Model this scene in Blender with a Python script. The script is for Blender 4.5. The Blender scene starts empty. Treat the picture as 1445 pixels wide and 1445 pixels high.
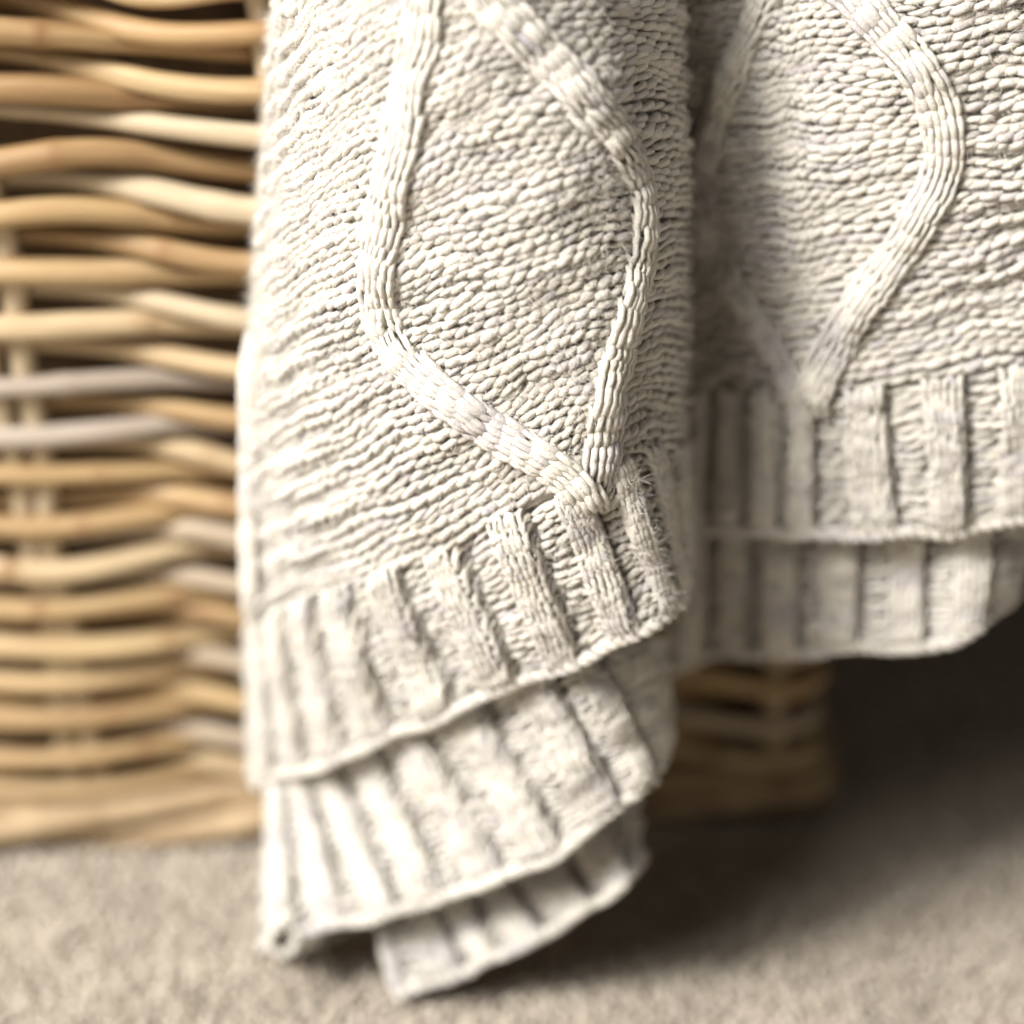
import bpy, math
import numpy as np
rng = np.random.default_rng(7)

# ------------------------------------------------------------------ camera
PITCH = math.radians(25.0); TH = math.tan(math.radians(14.0)); CAMH = 0.535
scene = bpy.context.scene
cam_d = bpy.data.cameras.new('camera'); cam = bpy.data.objects.new('camera', cam_d)
scene.collection.objects.link(cam); scene.camera = cam
cam.location = (0, 0, CAMH); cam.rotation_euler = (math.pi / 2 - PITCH, 0, 0)
cam_d.sensor_width = 36; cam_d.lens = 18 / TH; cam_d.clip_start = 0.02; cam_d.clip_end = 50
cam_d.dof.use_dof = True; cam_d.dof.focus_distance = 0.668; cam_d.dof.aperture_fstop = 2.5
# ------------------------------------------------------------------ light (window on the left, dim room)
world = bpy.data.worlds.new('World'); scene.world = world; world.use_nodes = True
bg = world.node_tree.nodes['Background']
bg.inputs[0].default_value = (1.0, 0.95, 0.86, 1); bg.inputs[1].default_value = 0.125
def lamp(name, target, azim, elev, dist, size, power, col):
    l = bpy.data.lights.new(name, 'AREA'); l.shape = 'DISK'; l.size = size; l.energy = power; l.color = col
    o = bpy.data.objects.new(name, l); scene.collection.objects.link(o)
    d = np.array([math.cos(elev) * math.sin(azim), math.cos(elev) * math.cos(azim), -math.sin(elev)])
    o.location = np.array(target) - d * dist
    from mathutils import Vector
    o.rotation_euler = Vector(d).to_track_quat('-Z', 'Y').to_euler()
    return o
lamp('window_light', (0.0, 0.70, 0.22), math.radians(51), math.radians(42), 2.4, 0.62, 98, (1.0, 0.97, 0.92))
lamp('window_sky_light', (0.0, 0.70, 0.22), math.radians(54), math.radians(44), 2.6, 2.0, 92, (1.0, 0.985, 0.96))
scene.view_settings.view_transform = 'Standard'; scene.view_settings.look = 'None'
scene.view_settings.exposure = 0.0; scene.view_settings.gamma = 1.0

# ------------------------------------------------------------------ helpers
FWD = np.array([0, math.cos(PITCH), -math.sin(PITCH)]); UP = np.array([0, math.sin(PITCH), math.cos(PITCH)])
RIGHT = np.array([1.0, 0, 0]); CAM = np.array([0, 0, CAMH])
def at(px, py, Y):
    """point of the place seen at photo position px,py and standing Y metres in front of the camera"""
    d = RIGHT * ((px - 722.5) / 722.5 * TH) + UP * ((722.5 - py) / 722.5 * TH) + FWD
    return CAM + d * (Y / d[1])
def proj(P):
    q = P - CAM; z = q @ FWD
    return np.stack([722.5 + 722.5 * (q @ RIGHT) / z / TH, 722.5 - 722.5 * (q @ UP) / z / TH], -1)
def nrm(a): return a / np.maximum(np.linalg.norm(a, axis=-1, keepdims=True), 1e-12)

def link(name, me, parent=None, **props):
    o = bpy.data.objects.new(name, me); scene.collection.objects.link(o)
    if parent is not None: o.parent = parent
    for k, v in props.items(): o[k] = v
    return o
def mesh(name, V, F, mat, attr=None, smooth=True):
    """V (n,3); F list of (m,k) int arrays with k=3 or 4"""
    me = bpy.data.meshes.new(name)
    V = np.asarray(V, np.float32)
    loops = np.concatenate([f.reshape(-1) for f in F]).astype(np.int32)
    tot = np.concatenate([np.full(len(f), f.shape[1]) for f in F]).astype(np.int32)
    st = np.concatenate([[0], np.cumsum(tot)[:-1]]).astype(np.int32)
    me.vertices.add(len(V)); me.vertices.foreach_set('co', V.reshape(-1))
    me.loops.add(len(loops)); me.loops.foreach_set('vertex_index', loops)
    me.polygons.add(len(tot)); me.polygons.foreach_set('loop_start', st)
    try: me.polygons.foreach_set('loop_total', tot)
    except Exception: pass
    me.polygons.foreach_set('use_smooth', np.full(len(tot), smooth))
    if attr is not None:
        a = me.attributes.new('yarn', 'FLOAT_VECTOR', 'POINT'); a.data.foreach_set('vector', np.asarray(attr, np.float32).reshape(-1))
    me.update(calc_edges=True); me.validate()
    me.materials.append(mat)
    return me
class Bag:
    def __init__(s): s.V = []; s.F = []; s.A = []; s.n = 0
    def add(s, V, F, A=None):
        V = np.asarray(V).reshape(-1, 3)
        s.V.append(V); s.F += [f + s.n for f in F]
        s.A.append(np.zeros((len(V), 3)) if A is None else np.asarray(A).reshape(-1, 3)); s.n += len(V)
    def mesh(s, name, mat, smooth=True): return mesh(name, np.concatenate(s.V), s.F, mat, np.concatenate(s.A), smooth)
def tubes(path, ref, rad, k=6, attr=None, caps=True, ang=False):
    """path (R,n,3) ref (R,n,3) normals rad (R,n) -> verts, faces, attr"""
    R, n, _ = path.shape
    T = nrm(np.gradient(path, axis=1)); S = nrm(np.cross(T, ref)); B = np.cross(S, T)
    a = np.arange(k) * 2 * np.pi / k
    V = path[:, :, None, :] + rad[:, :, None, None] * (np.cos(a)[None, None, :, None] * S[:, :, None, :] + np.sin(a)[None, None, :, None] * B[:, :, None, :])
    idx = np.arange(R * n * k).reshape(R, n, k)
    nx = np.roll(idx, -1, axis=2)
    F = [np.stack([idx[:, :-1], idx[:, 1:], nx[:, 1:], nx[:, :-1]], -1).reshape(-1, 4)]
    if caps:
        F.append(idx[:, 0, :].reshape(-1, k)[:, :]); F.append(idx[:, -1, ::-1].reshape(-1, k))
    A = None if attr is None else np.repeat(attr[:, :, None, :], k, axis=2)
    if ang: A = A.copy(); A[..., 2] += np.sin(a)[None, None]
    return V.reshape(-1, 3), F, A

def weights(kn, x):
    """cubic Hermite interpolation weights (N,K); linear beyond the ends"""
    kn = np.asarray(kn, float); K = len(kn); x = np.asarray(x, float)
    I = np.eye(K); h = np.diff(kn)[:, None]
    d = np.diff(I, axis=0) / h
    m = np.empty((K, K)); m[0] = d[0]; m[-1] = d[-1]
    m[1:-1] = (d[:-1] * h[1:] + d[1:] * h[:-1]) / (h[1:] + h[:-1])
    i = np.clip(np.searchsorted(kn, x) - 1, 0, K - 2); H = h[i]; u = ((x - kn[i])[:, None]) / H
    uc = np.clip(u, 0, 1)
    h00 = 2 * uc**3 - 3 * uc**2 + 1; h10 = uc**3 - 2 * uc**2 + uc; h01 = 1 - h00; h11 = uc**3 - uc**2
    W = h00 * I[i] + h10 * H * m[i] + h01 * I[i + 1] + h11 * H * m[i + 1]
    ov = (u - uc) * H
    return W + ov * np.where(u < 0, m[i], m[i + 1])
class Surf:
    def __init__(s, sk, tk, grid):
        s.sk = sk; s.tk = tk; s.G = np.array([[at(*p) if len(p) == 3 else np.array(p[:3]) for p in row] for row in grid])   # (t,s,3)
        assert s.G.shape[:2] == (len(tk), len(sk)), s.G.shape
    def P(s, S, T):
        sh = np.shape(S); S = np.ravel(S); T = np.ravel(T)
        ws = weights(s.sk, S); wt = weights(s.tk, T)
        Q = np.einsum('nj,ni,ijk->nk', ws, wt, s.G, optimize=True)
        ph = s.sk[-1] * 1.7 + s.tk[-1] * .013
        Q[:, 1] += .0011 * np.sin(S * .37 + T * .021 + ph) + .0009 * np.sin(S * .61 - T * .034 + 2 * ph) + .0006 * np.sin(S * .23 + T * .061 + 3 * ph)
        Q[:, 2] += .0008 * np.sin(S * .45 + T * .017 + 4 * ph) + .0005 * np.sin(S * .9 - T * .027 + ph)
        return Q.reshape(sh + (3,))
    def PN(s, S, T):
        e = .05; P = s.P(S, T)
        N = nrm(np.cross(s.P(S + e, T) - s.P(S - e, T), s.P(S, T + e * 12) - s.P(S, T - e * 12)))
        return P, -N
    def uv(s, pts):
        """surface coordinates of photo positions"""
        S, T = np.meshgrid(np.linspace(s.sk[0], s.sk[-1], 260), np.linspace(s.tk[0], s.tk[-1], 400))
        q = proj(s.P(S, T)).reshape(-1, 2); out = []
        for p in pts:
            i = np.argmin(((q - p) ** 2).sum(1)); out.append((S.ravel()[i], T.ravel()[i]))
        return np.array(out)
def smooth_noise(sh, scale, seed):
    """bilinear value noise over an index grid"""
    r = np.random.default_rng(seed); a, b = sh
    g = r.standard_normal((int(a / scale[0]) + 3, int(b / scale[1]) + 3))
    y = np.arange(a) / scale[0]; x = np.arange(b) / scale[1]
    yi = y.astype(int)[:, None]; xi = x.astype(int)[None]; fy = (y - y.astype(int))[:, None]; fx = (x - x.astype(int))[None]
    fy = fy * fy * (3 - 2 * fy); fx = fx * fx * (3 - 2 * fx)
    return (g[yi, xi] * (1 - fy) + g[yi + 1, xi] * fy) * (1 - fx) + (g[yi, xi + 1] * (1 - fy) + g[yi + 1, xi + 1] * fy) * fx

SEED = [140]
def knit(bag, ev, s0, ncol, w, trows, dt, sign, d, r, lift=None, amp=.82, a=.95, slub=.13, jit=.05, seg=12, skew=0.0, k=6, rowlift=0.0, fat=0.0, rowtone=.35):
    """rows of interlocked yarn loops. ev(S,T)->P,N; sign +1 purl face, -1 knit face"""
    SEED[0] += 1; sd = SEED[0]
    R = len(trows); n = ncol * seg + 1
    th = np.linspace(0, 2 * np.pi * ncol, n)[None] + np.zeros((R, 1)) + np.pi
    c = (th - np.pi) / (2 * np.pi)
    r1 = np.random.default_rng(sd)
    J = lambda sc, amt: smooth_noise((R, n), sc, r1.integers(1e9)) * amt
    S = s0 + w * (c + a / (2 * np.pi) * .62 * np.sin(2 * th)) + J((1, seg * .8), jit * w)
    T = np.asarray(trows)[:, None] + dt * (amp * np.cos(th) + skew * np.sin(2 * th)) + J((1, seg * .7), jit * dt * 1.2) + J((2, seg * 5), .16 * dt)
    P, N = ev(S, T)
    z = sign * d * np.cos(2 * th) * (1 + J((1, seg * .8), .15))
    if lift is not None: z = z + lift(S, T)
    if rowlift: z = z + J((1.0, seg * 5), rowlift)
    rad = r * (1 + fat * np.cos(2 * th)) * (1 + np.clip(J((1, seg * 1.1), slub) + J((1, seg * 6), slub * .6), -.35, .4))
    A = np.stack([c + sd * 13.7, np.arange(R)[:, None] * rowtone + 0 * c + sd * 5.3, J((1, seg * 2.2), .5)], -1)
    bag.add(*tubes(P + N * z[..., None], N, rad, k, A, ang=True))
def purl(bag, ev, s_lo, s_hi, pitch, trows, half, slant, r, d, lift=0.0, jit=.10, slub=.14, seg=7, rowlift=0.0):
    """purl side of the cloth: rows of short slanted loops of yarn, their ends diving between their neighbours"""
    SEED[0] += 1; r1 = np.random.default_rng(SEED[0]); R = len(trows); n = max(1, int(round((s_hi - s_lo) / pitch))); dt = abs(trows[1] - trows[0])
    long = lambda k, amt: smooth_noise((R, n), k, r1.integers(1e9)) * amt
    C = s_lo + (np.arange(n)[None] + .5) * pitch + r1.uniform(-.5, .5, (R, 1)) * pitch + r1.normal(0, jit, (R, n)) * pitch
    Tc = np.asarray(trows)[:, None] + r1.normal(0, jit * .8, (R, n)) * dt + long((2, 7), .22 * dt)
    hl = half * (1 + r1.normal(0, .12, (R, n))); sl = slant * (1 + r1.normal(0, .25, (R, n)))
    rr = r * (1 + np.clip(r1.normal(0, slub, (R, n)) + long((1, 4), slub * .8), -.34, .26)); rr = rr * (1 + r1.normal(0, .06, (R, 1))); zz = r1.normal(0, .00012, (R, n)) + np.clip(long((1, 5), rowlift), -.0006, .0005)
    x = np.linspace(-1, 1, seg)
    S = C[..., None] + hl[..., None] * x; T = Tc[..., None] - sl[..., None] * (x + .25 * np.sin(np.pi * x))
    P, N = ev(S, T); z = zz[..., None] + (lift(S, T) if callable(lift) else lift) + d * (.45 - 1.45 * np.abs(x) ** 2.2)
    rad = rr[..., None] * (1 - .36 * np.abs(x) ** 2.5)
    A = np.stack([C[..., None] / pitch + x * .4 + SEED[0] * 13.7, np.arange(R)[:, None, None] + 0 * S + SEED[0] * 5.3, 0 * S + r1.normal(0, 1, (R, n))[..., None]], -1)
    f = lambda a: a.reshape((R * n, seg) + a.shape[3:])
    bag.add(*tubes(f(P + N * z[..., None]), f(N), f(rad), 6, f(A), ang=True))
def fuzz(parent, surf, s_lo, s_hi, t_lo, t_hi, n, lift=None):
    """loose wool fibres standing off the yarn"""
    r1 = np.random.default_rng(int(n) + 5); S = r1.uniform(s_lo, s_hi, n); T = r1.uniform(t_lo, t_hi, n); P, N = surf.PN(S, T)
    P = P + N * (.0019 + (lift(S, T) if lift is not None else 0 * S))[:, None]
    a = nrm(r1.normal(0, 1, (n, 3)) + N * .55); L = r1.uniform(.0015, .0042, n)[:, None]; b = nrm(r1.normal(0, 1, (n, 3))); w = nrm(np.cross(a, b)) * .00006
    q = [P + a * L * k + b * L * k * k * .8 for k in (0, .5, 1)]
    V = np.stack([q[0] - w, q[0] + w, q[1] - w, q[1] + w, q[2]], 1).reshape(-1, 3); i = np.arange(n) * 5
    me = mesh('fuzz', V, [np.stack([i, i + 1, i + 3, i + 2], -1), np.stack([i + 2, i + 3, i + 4], -1)], YARN, np.zeros((n * 5, 3)))
    link('fuzz', me, parent, kind='stuff')
def sheet(bag, ev, sr, tr, ns, nt, off, lift=None):
    S, T = np.meshgrid(np.linspace(*sr, ns), np.linspace(*tr, nt)); P, N = ev(S, T)
    z = off + (lift(S, T) if lift is not None else 0 * S)
    idx = np.arange(ns * nt).reshape(nt, ns)
    bag.add(P + N * z[..., None], [np.stack([idx[:-1, :-1], idx[1:, :-1], idx[1:, 1:], idx[:-1, 1:]], -1).reshape(-1, 4)])

# ------------------------------------------------------------------ materials
def mat(name, rough=.8):
    m = bpy.data.materials.new(name); m.use_nodes = True; nt = m.node_tree
    b = nt.nodes['Principled BSDF']; b.inputs['Roughness'].default_value = rough
    b.inputs['Specular IOR Level'].default_value = .25
    return m, nt, b
def N_(nt, t, **kw):
    n = nt.nodes.new(t)
    for k, v in kw.items(): setattr(n, k, v)
    return n
def ramp(nt, stops, fac):
    n = N_(nt, 'ShaderNodeValToRGB'); e = n.color_ramp.elements
    while len(e) < len(stops): e.new(.5)
    for q, (p, c) in zip(e, stops): q.position = p; q.color = (*c, 1)
    nt.links.new(fac, n.inputs[0]); return n.outputs[0]
def noise(nt, vec, scale, detail=3, rough=.5):
    n = N_(nt, 'ShaderNodeTexNoise'); n.inputs['Scale'].default_value = scale; n.inputs['Detail'].default_value = detail
    n.inputs['Roughness'].default_value = rough
    if vec is not None: nt.links.new(vec, n.inputs['Vector'])
    return n.outputs[0]
def mapping(nt, vec, scale):
    n = N_(nt, 'ShaderNodeMapping'); n.inputs['Scale'].default_value = scale; nt.links.new(vec, n.inputs['Vector']); return n.outputs[0]
def mixc(nt, fac, a, b, mode='MIX'):
    n = N_(nt, 'ShaderNodeMix', data_type='RGBA', blend_type=mode)
    for s, v in ((n.inputs[0], fac), (n.inputs[6], a), (n.inputs[7], b)):
        if isinstance(v, (int, float)): s.default_value = v
        elif isinstance(v, tuple): s.default_value = (*v, 1)
        else: nt.links.new(v, s)
    return n.outputs[2]
def bump(nt, b, h, strength, dist):
    n = N_(nt, 'ShaderNodeBump'); n.inputs['Strength'].default_value = strength; n.inputs['Distance'].default_value = dist
    nt.links.new(h, n.inputs['Height']); nt.links.new(n.outputs[0], b.inputs['Normal'])

def yarn_material():
    m, nt, b = mat('cream_heather_yarn', .95)
    at_ = N_(nt, 'ShaderNodeAttribute', attribute_name='yarn').outputs['Vector']
    obj = N_(nt, 'ShaderNodeTexCoord').outputs['Object']
    streak = noise(nt, mapping(nt, at_, (.16, .9, .0)), 1.0, 2, .5)
    spot = noise(nt, mapping(nt, at_, (1.3, 2.3, .3)), 1.0, 2, .5)
    base = ramp(nt, [(.34, (.70, .65, .63)), (.48, (.83, .785, .705)), (.62, (.89, .84, .735))], streak)
    grey = ramp(nt, [(.60, (0, 0, 0)), (.74, (1, 1, 1))], spot)
    col = mixc(nt, grey, base, (.59, .555, .575))
    fib = noise(nt, obj, 900, 3, .6)
    col = mixc(nt, .5, col, ramp(nt, [(.3, (.7, .69, .68)), (.65, (1, 1, 1))], fib), 'MULTIPLY')
    ply_c = noise(nt, mapping(nt, at_, (1.5, 1.0, 3.2)), 1.0, 3, .6)
    col = mixc(nt, .45, col, ramp(nt, [(.32, (.70, .675, .67)), (.6, (1, 1, 1))], ply_c), 'MULTIPLY')
    nt.links.new(col, b.inputs['Base Color'])
    b.inputs['Sheen Weight'].default_value = .3; b.inputs['Sheen Roughness'].default_value = .5
    b.inputs['Specular IOR Level'].default_value = .1
    ply = noise(nt, mapping(nt, at_, (1.5, 1.0, 3.2)), 1.0, 3, .6)
    mx = N_(nt, 'ShaderNodeMath', operation='ADD'); nt.links.new(noise(nt, obj, 1300, 4, .7), mx.inputs[0]); nt.links.new(ply, mx.inputs[1])
    bump(nt, b, mx.outputs[0], 1.0, .0010)
    return m
YARN = yarn_material()
def rod_material():
    m, nt, b = mat('willow_cane', .5)
    at_ = N_(nt, 'ShaderNodeAttribute', attribute_name='yarn').outputs['Vector']
    rnd = N_(nt, 'ShaderNodeObjectInfo').outputs['Random']
    obj = N_(nt, 'ShaderNodeTexCoord').outputs['Object']
    tone = ramp(nt, [(0, (.30, .19, .09)), (.3, (.43, .305, .155)), (.55, (.50, .375, .21)), (.8, (.35, .22, .10)), (1, (.53, .42, .265))], rnd)
    grain = noise(nt, mapping(nt, at_, (14, 3.0, 0)), 1.0, 4, .6)
    col = mixc(nt, .75, tone, ramp(nt, [(.3, (.5, .4, .31)), (.62, (1.05, 1.05, 1.05))], grain), 'MULTIPLY')
    blot = ramp(nt, [(.58, (0, 0, 0)), (.72, (1, 1, 1))], noise(nt, mapping(nt, at_, (24, .9, 0)), 1.0, 2))
    col = mixc(nt, blot, col, mixc(nt, .5, col, (.34, .20, .09)))
    n_ = N_(nt, 'ShaderNodeSeparateXYZ'); nt.links.new(at_, n_.inputs[0])
    col = mixc(nt, n_.outputs[2], col, (.22, .115, .05))          # dark rings at the nodes
    nt.links.new(col, b.inputs['Base Color']); b.inputs['Specular IOR Level'].default_value = .35
    bump(nt, b, noise(nt, mapping(nt, at_, (60, 2.5, 0)), 1.0, 4), .35, .0015)
    return m
CANE = rod_material()
def base_rod_material():
    m, nt, b = mat('worn_brown_cane', .6)
    at_ = N_(nt, 'ShaderNodeAttribute', attribute_name='yarn').outputs['Vector']
    g = noise(nt, mapping(nt, at_, (30, 3, 0)), 1.0, 4, .6)
    nt.links.new(ramp(nt, [(.3, (.24, .16, .085)), (.65, (.43, .315, .19))], g), b.inputs['Base Color'])
    return m
BASECANE = base_rod_material()
def grey_rod_material():
    m, nt, b = mat('weathered_grey_cane', .6)
    at_ = N_(nt, 'ShaderNodeAttribute', attribute_name='yarn').outputs['Vector']
    g = noise(nt, mapping(nt, at_, (14, 3, 0)), 1.0, 4, .6)
    nt.links.new(ramp(nt, [(.3, (.235, .185, .145)), (.65, (.42, .36, .30))], g), b.inputs['Base Color'])
    return m
GREYCANE = grey_rod_material()
TAUPECANE = GREYCANE.copy(); TAUPECANE.name = 'taupe_cane'
for n__ in TAUPECANE.node_tree.nodes:
    if n__.type == 'VALTORGB':
        n__.color_ramp.elements[0].color = (.30, .225, .15, 1); n__.color_ramp.elements[1].color = (.47, .385, .29, 1)
def pale_rod_material():
    m, nt, b = mat('peeled_pale_cane', .55)
    at_ = N_(nt, 'ShaderNodeAttribute', attribute_name='yarn').outputs['Vector']
    g = noise(nt, mapping(nt, at_, (20, 3, 0)), 1.0, 4, .6)
    nt.links.new(ramp(nt, [(.3, (.38, .29, .185)), (.65, (.50, .41, .285))], g), b.inputs['Base Color'])
    return m
PALECANE = pale_rod_material()
def carpet_material():
    m, nt, b = mat('beige_wool_pile', .95)
    obj = N_(nt, 'ShaderNodeTexCoord').outputs['Object']
    c = ramp(nt, [(.3, (.37, .32, .265)), (.5, (.435, .385, .325)), (.72, (.50, .45, .385))], noise(nt, obj, 120, 3, .6))
    c = mixc(nt, .5, c, ramp(nt, [(.3, (.75, .73, .7)), (.7, (1.1, 1.08, 1.05))], noise(nt, obj, 22, 2)), 'MULTIPLY')
    nt.links.new(c, b.inputs['Base Color']); b.inputs['Specular IOR Level'].default_value = .1
    return m
CARPET = carpet_material()
def plain(name, col, rough=.9, ns=60, var=.25):
    m, nt, b = mat(name, rough); obj = N_(nt, 'ShaderNodeTexCoord').outputs['Object']
    nt.links.new(ramp(nt, [(.3, tuple(x * (1 - var) for x in col)), (.7, tuple(x * (1 + var) for x in col))], noise(nt, obj, ns, 3)), b.inputs['Base Color'])
    return m
LINER = plain('dark_brown_lining', (.20, .135, .08))
DARK = plain('added_wall_black', (.012, .011, .010))  # near-black colour for the added wall that fills the dark area at right

# ------------------------------------------------------------------ setting
def build_carpet():
    x0, x1, y0, y1 = -1.2, 1.4, .1, 2.0
    me = mesh('carpet', [(x0 - 2, y0 - 2, 0), (x1 + 2, y0 - 2, 0), (x1 + 2, y1 + 2, 0), (x0 - 2, y1 + 2, 0)], [np.array([[0, 1, 2, 3]])], CARPET, smooth=False)
    o = link('carpet', me, kind='structure', label='short beige wool pile carpet under the basket', category='carpet')
    # tufts that stand where the camera can see them
    n = 46000; r = np.random.default_rng(3)
    y = r.uniform(.55, 1.25, n); x = r.uniform(-1, 1, n) * (.07 + y * .30); keep = ~((y > .83) & (x < .12)); x = x[keep]; y = y[keep]; n = len(x)
    base = np.stack([x, y, np.zeros(n)], -1)
    h = r.uniform(.003, .0055, n); ang = r.uniform(0, 2 * np.pi, n); lean = r.normal(0, .0022, (n, 2)); wd = r.uniform(.0009, .0017, n)
    ca = np.array([0, 2.094, 4.189])[None] + ang[:, None]
    ring = np.stack([np.cos(ca), np.sin(ca), 0 * ca], -1)
    low = base[:, None] + ring * wd[:, None, None] * 1.1
    off = np.concatenate([lean, h[:, None]], 1)
    mid = base[:, None] + off[:, None] * .6 + ring * wd[:, None, None] * 1.35
    tip = base + off
    V = np.concatenate([low, mid, tip[:, None]], 1)                  # 7 verts
    i = (np.arange(n) * 7)[:, None]
    q = np.concatenate([np.stack([i[:, 0] + a, i[:, 0] + b, i[:, 0] + b + 3, i[:, 0] + a + 3], -1) for a, b in ((0, 1), (1, 2), (2, 0))])
    t = np.concatenate([np.stack([i[:, 0] + a + 3, i[:, 0] + b + 3, i[:, 0] + 6], -1) for a, b in ((0, 1), (1, 2), (2, 0))])
    link('pile_tufts', mesh('pile_tufts', V.reshape(-1, 3), [q, t], CARPET), o, kind='stuff')
build_carpet()
WP = [(-2, 1.22), (.21, 1.22), (.21, 1.04), (3, 1.04)]  # added wall; its forward jog at right is made up to darken that corner
link('added_dark_wall', mesh('added_dark_wall', [(x, y, 0) for x, y in WP] + [(x, y, 2.4) for x, y in WP], [np.array([[0, 1, 5, 4], [1, 2, 6, 5], [2, 3, 7, 6]])], DARK, smooth=False), kind='structure')

# ------------------------------------------------------------------ wicker basket
YAW = math.radians(4.5); SL = .15
def face(X, h): return np.stack([X + 0 * h, .808 + np.tan(YAW) * X - SL * h, h + 0 * X], -1)
FN = nrm(np.array([np.sin(YAW), -1.0, -SL]))
def face_hit(px, py):
    d = RIGHT * ((px - 722.5) / 722.5 * TH) + UP * ((722.5 - py) / 722.5 * TH) + FWD
    # plane: y - tan*x + SL*z = .808
    n = np.array([-math.tan(YAW), 1, SL]); k = (.808 - CAM @ n) / (d @ n); P = CAM + d * k
    return P[0], P[2]
def build_basket():
    bk = bpy.data.objects.new('wicker_basket', None); scene.collection.objects.link(bk)
    bk['label'] = 'woven honey-coloured wicker basket standing on the carpet behind the blanket'; bk['category'] = 'basket'
    XL, XR, DEP = -.46, .120, .34
    stake0 = face_hit(32, 560)[0]; stake1 = face_hit(414, 560)[0]; pitch = stake1 - stake0
    r = np.random.default_rng(21)
    bk.location = (0, 0, 0)
    def rod_path(X, h, amp, phase):
        n = np.cos(np.pi * (X - stake0) / pitch + phase)
        n = np.sign(n) * np.abs(n) ** .8
        return n * amp
    def make_rod(yl, ym, yr, kind, rad, m, hs=None):
        # heights from the photo at left, middle and right of the visible stretch
        hl, hm, hr = (face_hit(30, yl)[1], face_hit(190, ym)[1], face_hit(340, yr)[1]) if hs is None else hs
        Xs = np.linspace(XL, XR, 130)
        u = (Xs - stake0) / pitch
        # smooth repeat of the same weave along the face
        c0 = (hl + hr) / 2; bow = hm - c0
        h = c0 + (hl - hr) / 2 * np.cos(np.pi * u) * (1 if True else 1) + bow * np.sin(np.pi * u) ** 2
        lim = np.clip(u, -1, 1.0)
        wob = sum(r.normal(0, .0011) * np.sin(Xs * f + r.uniform(0, 6)) for f in (9, 17, 31, 55))
        h = h + wob
        off = rod_path(Xs, h, .0068, 0 if kind == 'A' else np.pi) + r.normal(0, .0006) + sum(r.normal(0, .0007) * np.sin(Xs * f + r.uniform(0, 6)) for f in (23, 47))
        P = face(Xs, h) + FN * off[:, None]
        # round the right-hand corner and along the side
        e = P[-1]; k = 34; a = np.linspace(0, np.pi / 2, 8)[1:]
        arc = e + np.stack([.018 * np.sin(a), .018 * (1 - np.cos(a)), 0 * a], -1)
        yy = np.linspace(.01, DEP, k); side = arc[-1] + np.stack([.006 * np.sin(yy * 38 + (0 if kind == 'A' else np.pi)), yy, 0 * yy], -1)
        P = np.concatenate([P, arc, side]); n = len(P)
        L = np.concatenate([[0], np.cumsum(np.linalg.norm(np.diff(P, axis=0), axis=1))])
        rr = rad * (1 + .06 * np.sin(L * 13 + r.uniform(0, 6)) + .03 * np.sin(L * 41 + r.uniform(0, 6))) * (1 + r.normal(0, .15) * (L / L[-1] - .5))
        ring = np.zeros(n)
        for p in np.arange(r.uniform(0, .09), L[-1], r.uniform(.055, .13)):
            g = np.exp(-((L - p) / .0028) ** 2); rr = rr * (1 + .10 * g); ring += g * r.uniform(.3, 1.0)
        k_ = 10; ref = np.tile(np.array([0, -.3, 1.0]), (n, 1))
        V, F, A = tubes(P[None], ref[None], rr[None], k_, np.stack([L + r.uniform(0, 40), 0 * L, np.clip(ring, 0, 1)], -1)[None])
        A = A.reshape(n, k_, 3).copy(); A[:, :, 1] = np.sin(np.arange(k_) * 2 * np.pi / k_)[None] + r.uniform(0, 50)
        link('rod', mesh('rod', V, F, m, A.reshape(-1, 3)), bk)
    A_ = [(-55, -30, -5), (33, 50, 74), (116, 135, 152), (203, 222, 240), (293, 300, 320), (374, 382, 396), (456, 455, 466), (530, 530, 540), (604, 600, 606),
          (668, 662, 672), (733, 720, 738), (793, 779, 795), (851, 840, 855), (907, 897, 910), (957, 946, 962), (1009, 999, 1012), (1057, 1052, 1060), (1102, 1096, 1104)]
    B_ = [(-10, -15, -30), (68, 35, 42), (152, 104, 116), (240, 175, 195), (325, 255, 282), (405, 338, 360), (485, 418, 430), (560, 495, 515), (632, 570, 582), (700, 632, 650),
          (760, 690, 708), (820, 748, 766), (878, 808, 824), (932, 868, 882), (984, 926, 940), (1032, 974, 986), (1075, 1030, 1040), (1090, 1080, 1086)]
    ls = [b[0] for b in B_]; B_ = [((A_[i - 1][0] + A_[i][0]) / 2 + 4 if i else -100, b[1], b[2]) for i, b in enumerate(B_)]
    for i, (a, b_, c) in enumerate(A_): make_rod(a, b_, c, 'A', (.0053 if i < 7 else .0049) * r.uniform(.88, 1.12), GREYCANE if i in (7, 8) else CANE)
    for i, (a, b_, c) in enumerate(B_): make_rod(a, b_, c, 'B', .0049 * r.uniform(.88, 1.12), TAUPECANE if i in (11, 12, 14, 16) else (PALECANE if i in (4, 6, 3) else CANE))
    # rows above the frame up to the rim
    htop = face_hit(30, -55)[1]
    for j in range(6):
        h0 = htop + .0115 * (j + 1)
        make_rod(0, 0, 0, 'A' if j % 2 else 'B', .0056, CANE, (h0, h0, h0))
    hrim = htop + .0115 * 7
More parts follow.
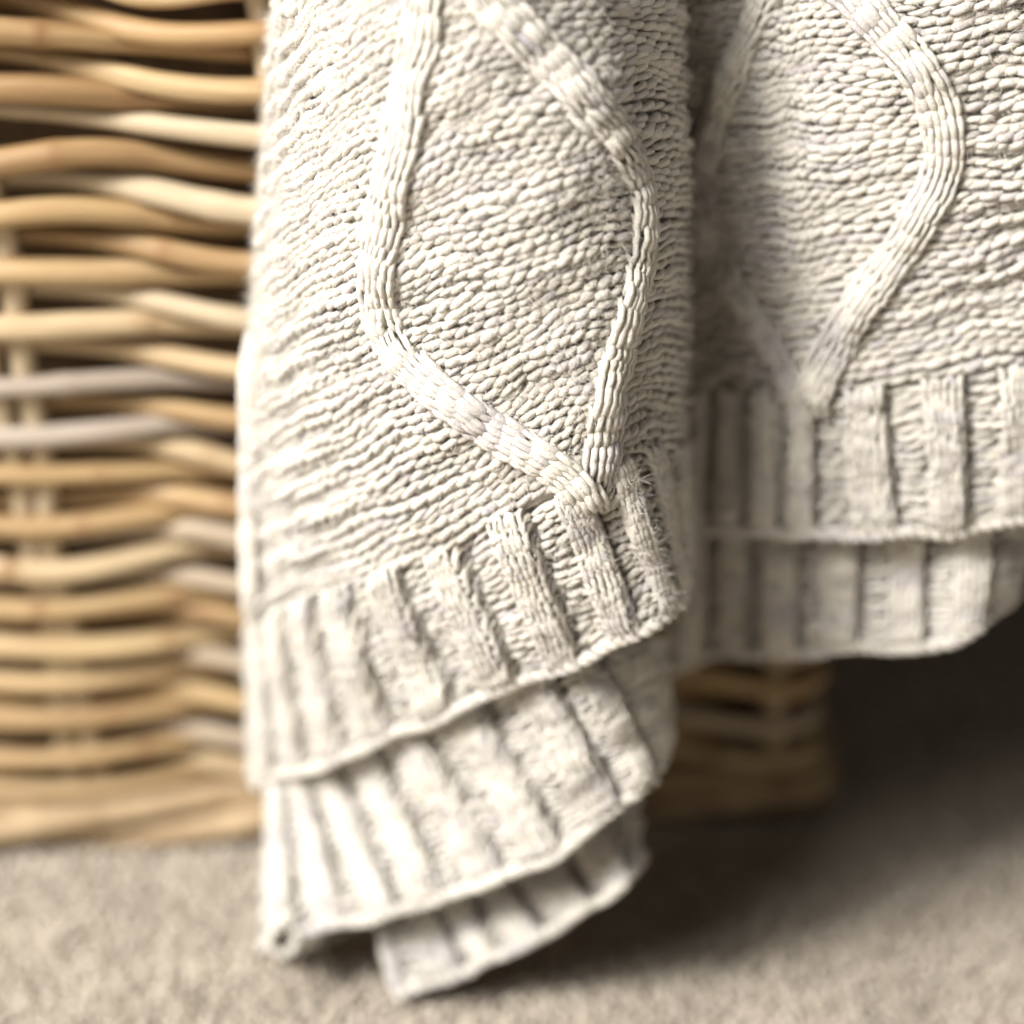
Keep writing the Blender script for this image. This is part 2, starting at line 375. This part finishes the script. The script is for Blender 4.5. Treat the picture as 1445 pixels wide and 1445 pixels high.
    # base border: two thick rods plaited at the foot, rim at the top
    for q3 in range(3):
        Xs = np.linspace(XL, XR + .01, 220); ph = Xs / .34 * 2 * np.pi + q3 * 2 * np.pi / 3; hh = q3; ra = .0076
        P = face(Xs, .0165 + .0085 * np.sin(ph) + .0008 * np.sin(Xs * 60 + q3)) + FN * (.004 + .0062 * np.cos(ph))[:, None]
        a = np.linspace(0, np.pi / 2, 8)[1:]; arc = P[-1] + np.stack([.014 * np.sin(a), .014 * (1 - np.cos(a)), 0 * a], -1)
        side = arc[-1] + np.stack([0 * np.arange(12), np.linspace(.01, DEP, 12), 0 * np.arange(12)], -1)
        P = np.concatenate([P, arc, side]); n = len(P); L = np.linspace(0, 1, n)
        V, F, A = tubes(P[None], np.tile([0, 0, 1.0], (1, n, 1)), np.full((1, n), ra), 10, np.stack([L, 0 * L + hh * 99, 0 * L], -1)[None])
        link('base_border', mesh('base_border', V, F, BASECANE, A.reshape(-1, 3)), bk)
    for j in range(2):
        Xs = np.linspace(XL, XR + .01, 90); ph = j * np.pi
        P = face(Xs, hrim + .006 + .006 * np.sin(Xs * 90 + ph)) + FN * (.008 * np.cos(Xs * 90 + ph))[:, None]
        V, F, A = tubes(P[None], np.tile([0, 0, 1.0], (1, 90, 1)), np.full((1, 90), .007), 8, np.stack([Xs, 0 * Xs + j, 0 * Xs], -1)[None])
        link('rim', mesh('rim', V, F, CANE, A.reshape(-1, 3)), bk)
    # upright stakes, in pairs
    for q in range(-3, 5):
        Xc = stake0 + q * pitch
        for dx in (-.0052, .0052):
            if not XL < Xc + dx < XR: continue
            h = np.linspace(.004, hrim, 60)
            wx = .0016 * np.sin(h * 24 + q + dx * 300) + .001 * np.sin(h * 70 + q * 2)
            lean = (.004 - .03 * h) * (1 if q <= 0 else -.3)
            P = face(Xc + dx + wx + lean, h); P = P + FN * .0006
            V, F, A = tubes(P[None], np.tile([0, -1.0, 0], (1, 60, 1)), np.full((1, 60), .0052), 8, np.stack([h * 2 + q, 0 * h + dx * 900, 0 * h], -1)[None])
            link('stake', mesh('stake', V, F, PALECANE, A.reshape(-1, 3)), bk)
    # corner posts
    P = face(np.full(30, XR + .004), np.linspace(.004, hrim, 30)) + np.array([0, .012, 0])
    V, F, A = tubes(P[None], np.tile([0, -1.0, 0], (1, 30, 1)), np.full((1, 30), .009), 10, np.zeros((1, 30, 3)))
    link('corner_post', mesh('corner_post', V, F, CANE, A.reshape(-1, 3)), bk)
    # lining: an open box a little inside the weave
    x0, x1 = XL + .03, XR - .022; f = lambda X, h, b: face(np.array(X), np.array(h)) + np.array([0, b, 0])
    Vv = np.array([f(x0, .02, .03), f(x1, .02, .03), f(x1, hrim - .02, .03), f(x0, hrim - .02, .03), f(x0, .02, DEP), f(x1, .02, DEP), f(x1, hrim - .02, DEP), f(x0, hrim - .02, DEP)])
    link('lining', mesh('lining', Vv, [np.array([[0, 1, 2, 3], [1, 5, 6, 2], [5, 4, 7, 6], [4, 0, 3, 7], [0, 4, 5, 1]])], LINER, smooth=False), bk)
    # rear weave
    for j in range(18):
        h0 = .03 + j * (hrim - .03) / 18; Xs = np.linspace(XL, XR + .01, 60)
        P = face(Xs, h0 + 0 * Xs) + np.array([0, DEP + .02, 0]) + FN * (.007 * np.cos(np.pi * (Xs - stake0) / pitch + j * np.pi))[:, None]
        V, F, A = tubes(P[None], np.tile([0, 0, 1.0], (1, 60, 1)), np.full((1, 60), .0062), 6, np.stack([Xs + j * 3, 0 * Xs + j, 0 * Xs], -1)[None])
        link('rod', mesh('rod', V, F, CANE, A.reshape(-1, 3)), bk)
    return bk
basket = build_basket()

# ------------------------------------------------------------------ blanket
blanket = bpy.data.objects.new('knitted_blanket', None); scene.collection.objects.link(blanket)
blanket['label'] = 'cream cable-knit throw blanket with ribbed hems folded over the wicker basket'; blanket['category'] = 'blanket'

SA = [-10, -5, 0, 6, 12, 18, 24, 30, 36, 42, 48, 54, 58, 62, 66]
YA = [.745, .727, .710, .695, .678, .660, .645, .632, .622, .617, .619, .633, .657, .690, .725]
def row(pts, ys): return [(p[0], p[1], y) for p, y in zip(pts, ys)]
dY = lambda k: [y + k for y in YA]
A_top = [(400, -95), (394, -93), (392, -90), (396, -105), (405, -120), (420, -140), (445, -165), (480, -190), (535, -220), (600, -255), (700, -275), (800, -280), (880, -270), (945, -255), (985, -240)]
A_t0 = [(393, 138), (388, 135), (386, 130), (392, 115), (404, 95), (424, 70), (455, 40), (500, 5), (562, -30), (640, -60), (735, -80), (830, -85), (890, -75), (945, -60), (978, -45)]
A_mid = [(372, 508), (364, 505), (365, 500), (374, 490), (391, 475), (420, 455), (468, 430), (540, 398), (628, 370), (719, 345), (812, 320), (893, 296), (938, 287), (966, 290), (974, 300)]
A_hem = [(366, 890), (359, 886), (374, 880), (400, 868), (440, 850), (492, 830), (563, 803), (648, 766), (742, 722), (828, 682), (885, 650), (928, 634), (952, 630), (966, 626), (969, 620)]
A_bot = [(372, 1098), (366, 1099), (390, 1094), (432, 1083), (490, 1062), (556, 1036), (645, 997), (733, 962), (822, 928), (905, 888), (948, 856), (962, 836), (965, 815), (960, 800), (952, 790)]
over = [(p[0], p[1] + 30, y + .06) for p, y in zip(A_top, dY(.055))]
Yhem = [.742, .725, .710, .694, .677, .660, .644, .630, .620, .617, .624, .648, .676, .705, .738]
Ybot = [.740, .722, .706, .692, .677, .661, .646, .634, .625, .622, .632, .655, .685, .712, .74]
surfA = Surf(SA, [-420, -230, 0, 408, 765, 985], [over, row(A_top, dY(.035)), row(A_t0, dY(.018)), row(A_mid, dY(.004)), row(A_hem, Yhem), row(A_bot, Ybot)])

def rib_lift(period=6.0, hi=.0029, lo=-.0036, t1=None, step=0.0):
    """rises gently out of each trough, stays up over the rib, drops steeply behind it; fades at the cast-off edge"""
    def f(S, T):
        u = (S / period) % 1.0
        a = np.clip((u - .03) / .50, 0, 1); a = np.sin(a * np.pi / 2) ** .8; b = np.clip((1.0 - u) / .10, 0, 1); b = b * b * (3 - 2 * b)
        c = np.clip((u - .43) / .12, 0, 1); c = .42 * np.clip(u / .10, 0, 1) ** .7 + .58 * c * c * (3 - 2 * c); a = a * (1 - step) + c * step
        z = lo + (hi - lo) * np.minimum(a, b) ** .9
        if t1 is not None: e = np.clip((t1 + 3 - T) / 26, 0, 1); z = z * (.25 + .75 * e * e * (3 - 2 * e))
        return z
    return f
def hem(surf, s_lo, s_hi, t0, t1, dt, parent_label, edge=True, r=.00105, d=.0008, step=0.0):
    """ribbed band: purl troughs as the part's own mesh, every rib and the cast-off edge as its sub-parts"""
    nrow = max(3, int(round((t1 - t0) / dt))); tr = t0 + (np.arange(nrow) + .5) * (t1 - t0) / nrow; dt = (t1 - t0) / nrow
    n2 = int(round((t1 - t0) / 11.0)); tr2 = t0 + (np.arange(n2) + .5) * (t1 - t0) / n2
    lift = rib_lift(t1=t1, step=step); bag = Bag()
    sheet(bag, surf.PN, (s_lo, s_hi), (t0 - 4, t1 - 2), int((s_hi - s_lo) * 3), 24, -.0022, lambda S, T: lift(S, T) * .9)
    sheet(bag, surf.PN, (s_lo, s_hi), (t0 - 4, t1 - 2), int(s_hi - s_lo), 12, -.0062)
    ribs = []
    for kk in range(int(math.floor(s_lo / 6)), int(math.ceil(s_hi / 6)) + 1):
        a, b = 6 * kk - .1, 6 * kk + 2.75                    # trough
        if a >= s_lo - 1 and b <= s_hi + 1:
            purl(bag, surf.PN, a + .35, a + 3.2, 1.42, tr2, .98, 2.4, r * 1.12, d * 1.3, lift)
        a = 6 * kk + 2.75
        if a >= s_lo - 1 and a + 3.1 <= s_hi + 1: ribs.append(a)
    part = link('ribbed_hem', bag.mesh('ribbed_hem', YARN), blanket)
    if parent_label: part['label'] = parent_label
    for a in ribs:
        g = Bag(); knit(g, surf.PN, a, 3, 1.04, tr, dt, -1, d * .9, r * 1.1, lift, jit=.09, amp=.9, slub=.2)
        link('rib', g.mesh('rib', YARN), part)
    if edge:
        S = np.linspace(s_lo, s_hi, 240); P, N = surf.PN(S, np.full(240, t1 + 1)); P = P + N * (lift(S, 0 * S + t1) * .8)[:, None]
        rope(part, 'cast_off_edge', P, N, .00152, .00135, .0088)
    return part
def resample(P, N, step):
    L = np.concatenate([[0], np.cumsum(np.linalg.norm(np.diff(P, axis=0), axis=1))]); n = max(4, int(L[-1] / step) * 4)
    q = np.linspace(0, L[-1], n)
    f = lambda A: np.stack([np.interp(q, L, A[:, i]) for i in range(3)], -1)
    return f(P), nrm(f(N)), L[-1]
def chain(parent, name, P, N, ncol, w, dt, r, lift=.0, dome=.0, core=True, jit=.06, amp=.95, label=None, d=.0009, shear=0.0, taper=0.0):
    """strip of knit columns running along a line on the cloth"""
    P, N, L = resample(P, N, .002); n = len(P); T = nrm(np.gradient(P, axis=0)); B = nrm(np.cross(N, T))
    q = np.linspace(0, L, n)
    def ev(S, Tt):
        x = np.clip(Tt, 0, L); f = lambda A: np.stack([np.interp(x, q, A[:, i]) for i in range(3)], -1)
        p, nn, b, t = f(P), nrm(f(N)), f(B), f(T)
        c = S - ncol * w / 2; u = c / (ncol * w / 2)
        e = np.clip(np.minimum(x, L - x) / taper, 0, 1) if taper else 1.0
        z = (lift + dome * (1 - np.minimum(np.abs(u), 1.15) ** 2)) * e - .0016 * (1 - e)
        return p + b * c[..., None] + nn * z[..., None], nrm(nn + b * (u * .5 * (dome > 0))[..., None])
    g = Bag(); nr = int(L / dt); tr = (np.arange(nr) + .5) * L / nr
    if shear: ev0 = ev; ev = lambda S, Tt: ev0(S, Tt + shear * (S - ncol * w / 2))
    knit(g, ev, 0, ncol, w, tr, L / nr, -1, d, r, jit=jit, amp=amp, a=.7, slub=.2, rowtone=.12)
    if core:
        a = np.linspace(0, np.pi, 9); V = []
        hw = ncol * w / 2 * 1.0
        V = P[:, None] + B[:, None] * (np.cos(a) * hw)[None, :, None] + N[:, None] * ((np.sin(a) ** .7)[None, :] * ((lift + dome - r * .7) * (np.clip(np.minimum(q, L - q) / taper, 0, 1) if taper else np.ones(n)))[:, None] - .0016)[..., None]
        i = np.arange(n * 9).reshape(n, 9)
        g.add(V.reshape(-1, 3), [np.stack([i[:-1, :-1], i[1:, :-1], i[1:, 1:], i[:-1, 1:]], -1).reshape(-1, 4)])
    o = link(name, g.mesh(name, YARN), parent)
    if label: o['label'] = label
    return o
def rope(parent, name, P, N, r, off, pitch):
    """two slubby strands plied round a line: the cast-off edge"""
    P, N, L = resample(P, N, .002); n = len(P); T = nrm(np.gradient(P, axis=0)); B = np.cross(N, T); q = np.linspace(0, L, n); g = Bag()
    SEED[0] += 1; rr = np.random.default_rng(SEED[0])
    for ph in (0, np.pi):
        a = q / pitch * 2 * np.pi + ph + np.interp(q, np.linspace(0, L, 60), rr.normal(0, .25, 60))
        X = P + (B * np.cos(a)[:, None] + N * np.sin(a)[:, None]) * off
        rad = r * (1 + .18 * np.sin(a) + np.interp(q, np.linspace(0, L, 90), rr.normal(0, .10, 90)))
        A = np.stack([q / .0045 + SEED[0] * 7, 0 * q + ph + SEED[0], rr.normal(0, 1) + 0 * q], -1)
        g.add(*tubes(X[None], N[None], rad[None], 6, A[None], ang=True))
    return link(name, g.mesh(name, YARN), parent)
def spline(pts, n=120):
    pts = np.asarray(pts, float); L = np.concatenate([[0], np.cumsum(np.linalg.norm(np.diff(pts, axis=0), axis=1))])
    return weights(L, np.linspace(0, L[-1], n)) @ pts
def cable(parent, surf, px, label=None, ncol=3, w=.0042, lift=.0013, dome=.0025):
    q = spline(px, 160); uv = surf.uv(q)
    for _ in range(6):                                       # Newton refinement
        e = .02; f0 = proj(surf.P(uv[:, 0], uv[:, 1])); fs = (proj(surf.P(uv[:, 0] + e, uv[:, 1])) - f0) / e; ft = (proj(surf.P(uv[:, 0], uv[:, 1] + e)) - f0) / e
        det = fs[:, 0] * ft[:, 1] - fs[:, 1] * ft[:, 0]; det = np.where(np.abs(det) < 1, 1, det); dq = q - f0
        uv = uv + np.clip(np.stack([(dq[:, 0] * ft[:, 1] - dq[:, 1] * ft[:, 0]) / det, (fs[:, 0] * dq[:, 1] - fs[:, 1] * dq[:, 0]) / det], -1), -2, 2)
    k = np.ones(9) / 9; uv = np.stack([np.convolve(np.pad(uv[:, i], 4, 'edge'), k, 'valid') for i in range(2)], -1)
    P, N = surf.PN(uv[:, 0], uv[:, 1])
    return chain(parent, 'cable', P, N, ncol, w,   .0056, .00126, lift, dome, label=label, jit=.11, d=.0015, taper=.009)
def panel(surf, s_lo, s_hi, t_lo, t_hi, w, dt, r, d, label, sheet_top, ridge=0.0):
    bag = Bag(); nrow = int(round((t_hi - t_lo) / dt)); tr = t_lo + (np.arange(nrow) + .5) * (t_hi - t_lo) / nrow
    sheet(bag, surf.PN, (s_lo, s_hi), (sheet_top, t_hi + 3), 70, 110, -.0016)
    sheet(bag, surf.PN, (s_lo, s_hi), (sheet_top, t_hi + 3), 40, 50, -.006)
    purl(bag, surf.PN, s_lo, s_hi, w, tr, w * .76, dt * .25, r, d, ridge, rowlift=.0004)
    return link('knit_panel', bag.mesh('knit_panel', YARN), blanket, label=label)

pA = panel(surfA, -9, 65, -240, 762, 1.36, 13.4, .00146, .0013, 'purl-knit front fold with a diamond cable', -420,
           lambda S, T: .0017 * np.sin(2 * np.pi * T / 40.2 + .8 * np.sin(S * .3)) * np.clip((30 - S) / 14, .10, 1) * np.where(np.sin(T * .0113 + S * .11) > -.3, 1, .35))
cable(pA, surfA, [(640, -110), (618, -50), (605, 0), (592, 80), (577, 160), (558, 250), (543, 330), (536, 395), (541, 445), (572, 503), (640, 563), (720, 617), (790, 660), (822, 692), (838, 735)])
cable(pA, surfA, [(610, -110), (650, -50), (692, 0), (742, 50), (802, 112), (850, 172), (884, 232), (901, 292), (899, 350), (884, 430), (866, 500), (851, 570), (846, 625), (843, 660), (846, 700)])
hem(surfA, -9, 65, 765, 985, 13.2, 'ribbed hem of the front layer', step=.75)
# rolled selvedge down the left side of the front fold
sp = np.array([at(x, y, Y) for x, y, Y in spline([(364, 468, .720), (357, 500, .714), (354, 600, .712), (354, 740, .710), (358, 850, .711), (362, 884, .716)], 80)])
chain(pA, 'selvedge', sp, np.tile(nrm(np.array([-.35, -.9, .1])), (80, 1)), 2, .0030, .0038, .0012, .0016, .001)

# second and third layers under the front one
S2 = [-10, -5, 0, 6, 12, 18, 24, 30, 36, 42, 47, 52]
L2_j = [(394, 1104), (383, 1108), (404, 1107), (437, 1099), (479, 1087), (539, 1066), (606, 1041), (700, 1030), (802, 992), (865, 972), (912, 955), (934, 945)]
L2_b = [(386, 1340), (374, 1334), (418, 1316), (490, 1299), (562, 1284), (632, 1264), (714, 1234), (798, 1190), (880, 1133), (922, 1088), (940, 1045), (938, 1020)]
L2_y = [.728, .719, .711, .704, .696, .681, .665, .650, .640, .642, .662, .70]
L2_yb = [.702, .684, .675, .669, .663, .656, .648, .642, .639, .647, .668, .70]
L2_h = [(2 * a[0] - (a[0] + b[0]) / 2, 2 * a[1] - (a[1] + b[1]) / 2) for a, b in zip(L2_j, L2_b)]
surf2 = Surf(S2, [-110, 0, 215], [row(L2_h, [y + .004 for y in L2_y]), row(L2_j, L2_y), row(L2_b, L2_yb)])
part2 = hem(surf2, -8, 50, -108, 215, 13.2, 'ribbed hem of the second layer with a curled left corner')
# the corner of the second layer curls over into a small open roll
cc = at(402, 1324, .672); ang = np.radians(np.linspace(-75, 215, 60))
ring = np.stack([RIGHT * -np.cos(a) + UP * np.sin(a) for a in -ang], 0)
chain(part2, 'curled_corner', cc + ring * .0053, ring, 3, .0042, .0042, .0013, .0, .0, d=.0008, core=False)
S3 = [-3, 0, 6, 12, 18, 24, 30, 34]
L3_j = [(538, 1270), (545, 1268), (607, 1268), (664, 1252), (718, 1236), (800, 1205), (862, 1150), (900, 1120)]
L3_b = [(562, 1403), (572, 1400), (655, 1369), (702, 1349), (770, 1317), (838, 1275), (885, 1240), (905, 1200)]
L3_h = [(a[0] - (b[0] - a[0]) * .5, a[1] - (b[1] - a[1]) * .6) for a, b in zip(L3_j, L3_b)]
Y3 = [.688, .686, .684, .681, .678, .673, .672, .69]
surf3 = Surf(S3, [-80, 0, 135], [row(L3_h, [y + .008 for y in Y3]), row(L3_j, Y3), row(L3_b, [y - .018 for y in Y3])])
hem(surf3, -3, 34, -50, 135, 13.2, 'ribbed hem of the lowest layer near the carpet')

# right-hand fold, set back
SB = [-6, 0, 6, 12, 18, 24, 30, 36, 42]
XB = [955, 1000, 1050, 1100, 1150, 1250, 1362, 1462, 1560]
YB = [.730, .726, .712, .694, .684, .677, .674, .674, .680]
B_top = [(x, y) for x, y in zip(XB, [-250, -255, -258, -258, -256, -255, -262, -275, -290])]
B_0 = [(x, y) for x, y in zip(XB, [-60, -58, -55, -55, -55, -60, -68, -78, -90])]
B_m = [(x, y) for x, y in zip(XB, [252, 252, 252, 252, 250, 246, 238, 228, 215])]
B_h = [(x, y) for x, y in zip(XB, [550, 552, 553, 554, 552, 545, 530, 514, 498])]
B_b = [(x, y) for x, y in zip([950, 995, 1046, 1098, 1152, 1268, 1366, 1455, 1540], [738, 741, 746, 750, 752, 751, 745, 733, 718])]
oy = lambda k: [y + k for y in YB]
surfB = Surf(SB, [-440, -250, -60, 250, 550, 750], [row(B_top, oy(.12)), row(B_top, oy(.03)), row(B_0, oy(.014)), row(B_m, oy(.004)), row(B_h, oy(0)), row(B_b, oy(0))])
pB = panel(surfB, -6, 42, -260, 548, 1.36, 13.4, .00146, .0013, 'purl-knit fold set back on the right with a diamond cable', -440,
           lambda S, T: .0011 * np.sin(2 * np.pi * T / 40.2 + .5 * np.sin(S * .4)) * np.clip((S - 24) / 8, .1, 1))
cable(pB, surfB, [(1110, -60), (1085, 0), (1060, 62), (1030, 135), (1003, 200), (991, 260), (1000, 320), (1022, 370), (1060, 430), (1095, 485), (1128, 550), (1136, 590)])
cable(pB, surfB, [(1150, -60), (1208, 0), (1255, 52), (1303, 112), (1332, 190), (1326, 250), (1288, 322), (1240, 392), (1194, 458), (1166, 515), (1150, 552), (1146, 592)])
hem(surfB, -6, 42, 552, 750, 13.2, 'ribbed hem of the fold on the right', step=.5)
SC = [-6, 0, 6, 12, 18, 24, 30, 34, 38]
C_t = [(935, 640), (1000, 640), (1060, 645), (1120, 650), (1190, 655), (1290, 655), (1385, 650), (1425, 645), (1440, 640)]
C_j = [(935, 745), (1000, 745), (1060, 748), (1125, 752), (1210, 755), (1305, 752), (1395, 746), (1432, 742), (1446, 735)]
C_b = [(928, 950), (995, 926), (1060, 918), (1125, 916), (1210, 918), (1305, 908), (1388, 880), (1424, 842), (1436, 815)]
YC = [.742, .738, .724, .707, .695, .688, .688, .706, .75]
surfC = Surf(SC, [-105, 0, 170], [row(C_t, YC), row(C_j, YC), row(C_b, [y - .004 for y in YC])])
hem(surfC, -6, 38, -60, 170, 13.2, 'ribbed hem of the under layer on the right, above the dark gap')

fuzz(pA, surfA, -8, 54, -100, 750, 46000)
fuzz(pA, surfA, -8, 48, 770, 985, 9000, rib_lift(step=.75))
fuzz(pB, surfB, -4, 40, -60, 740, 16000)
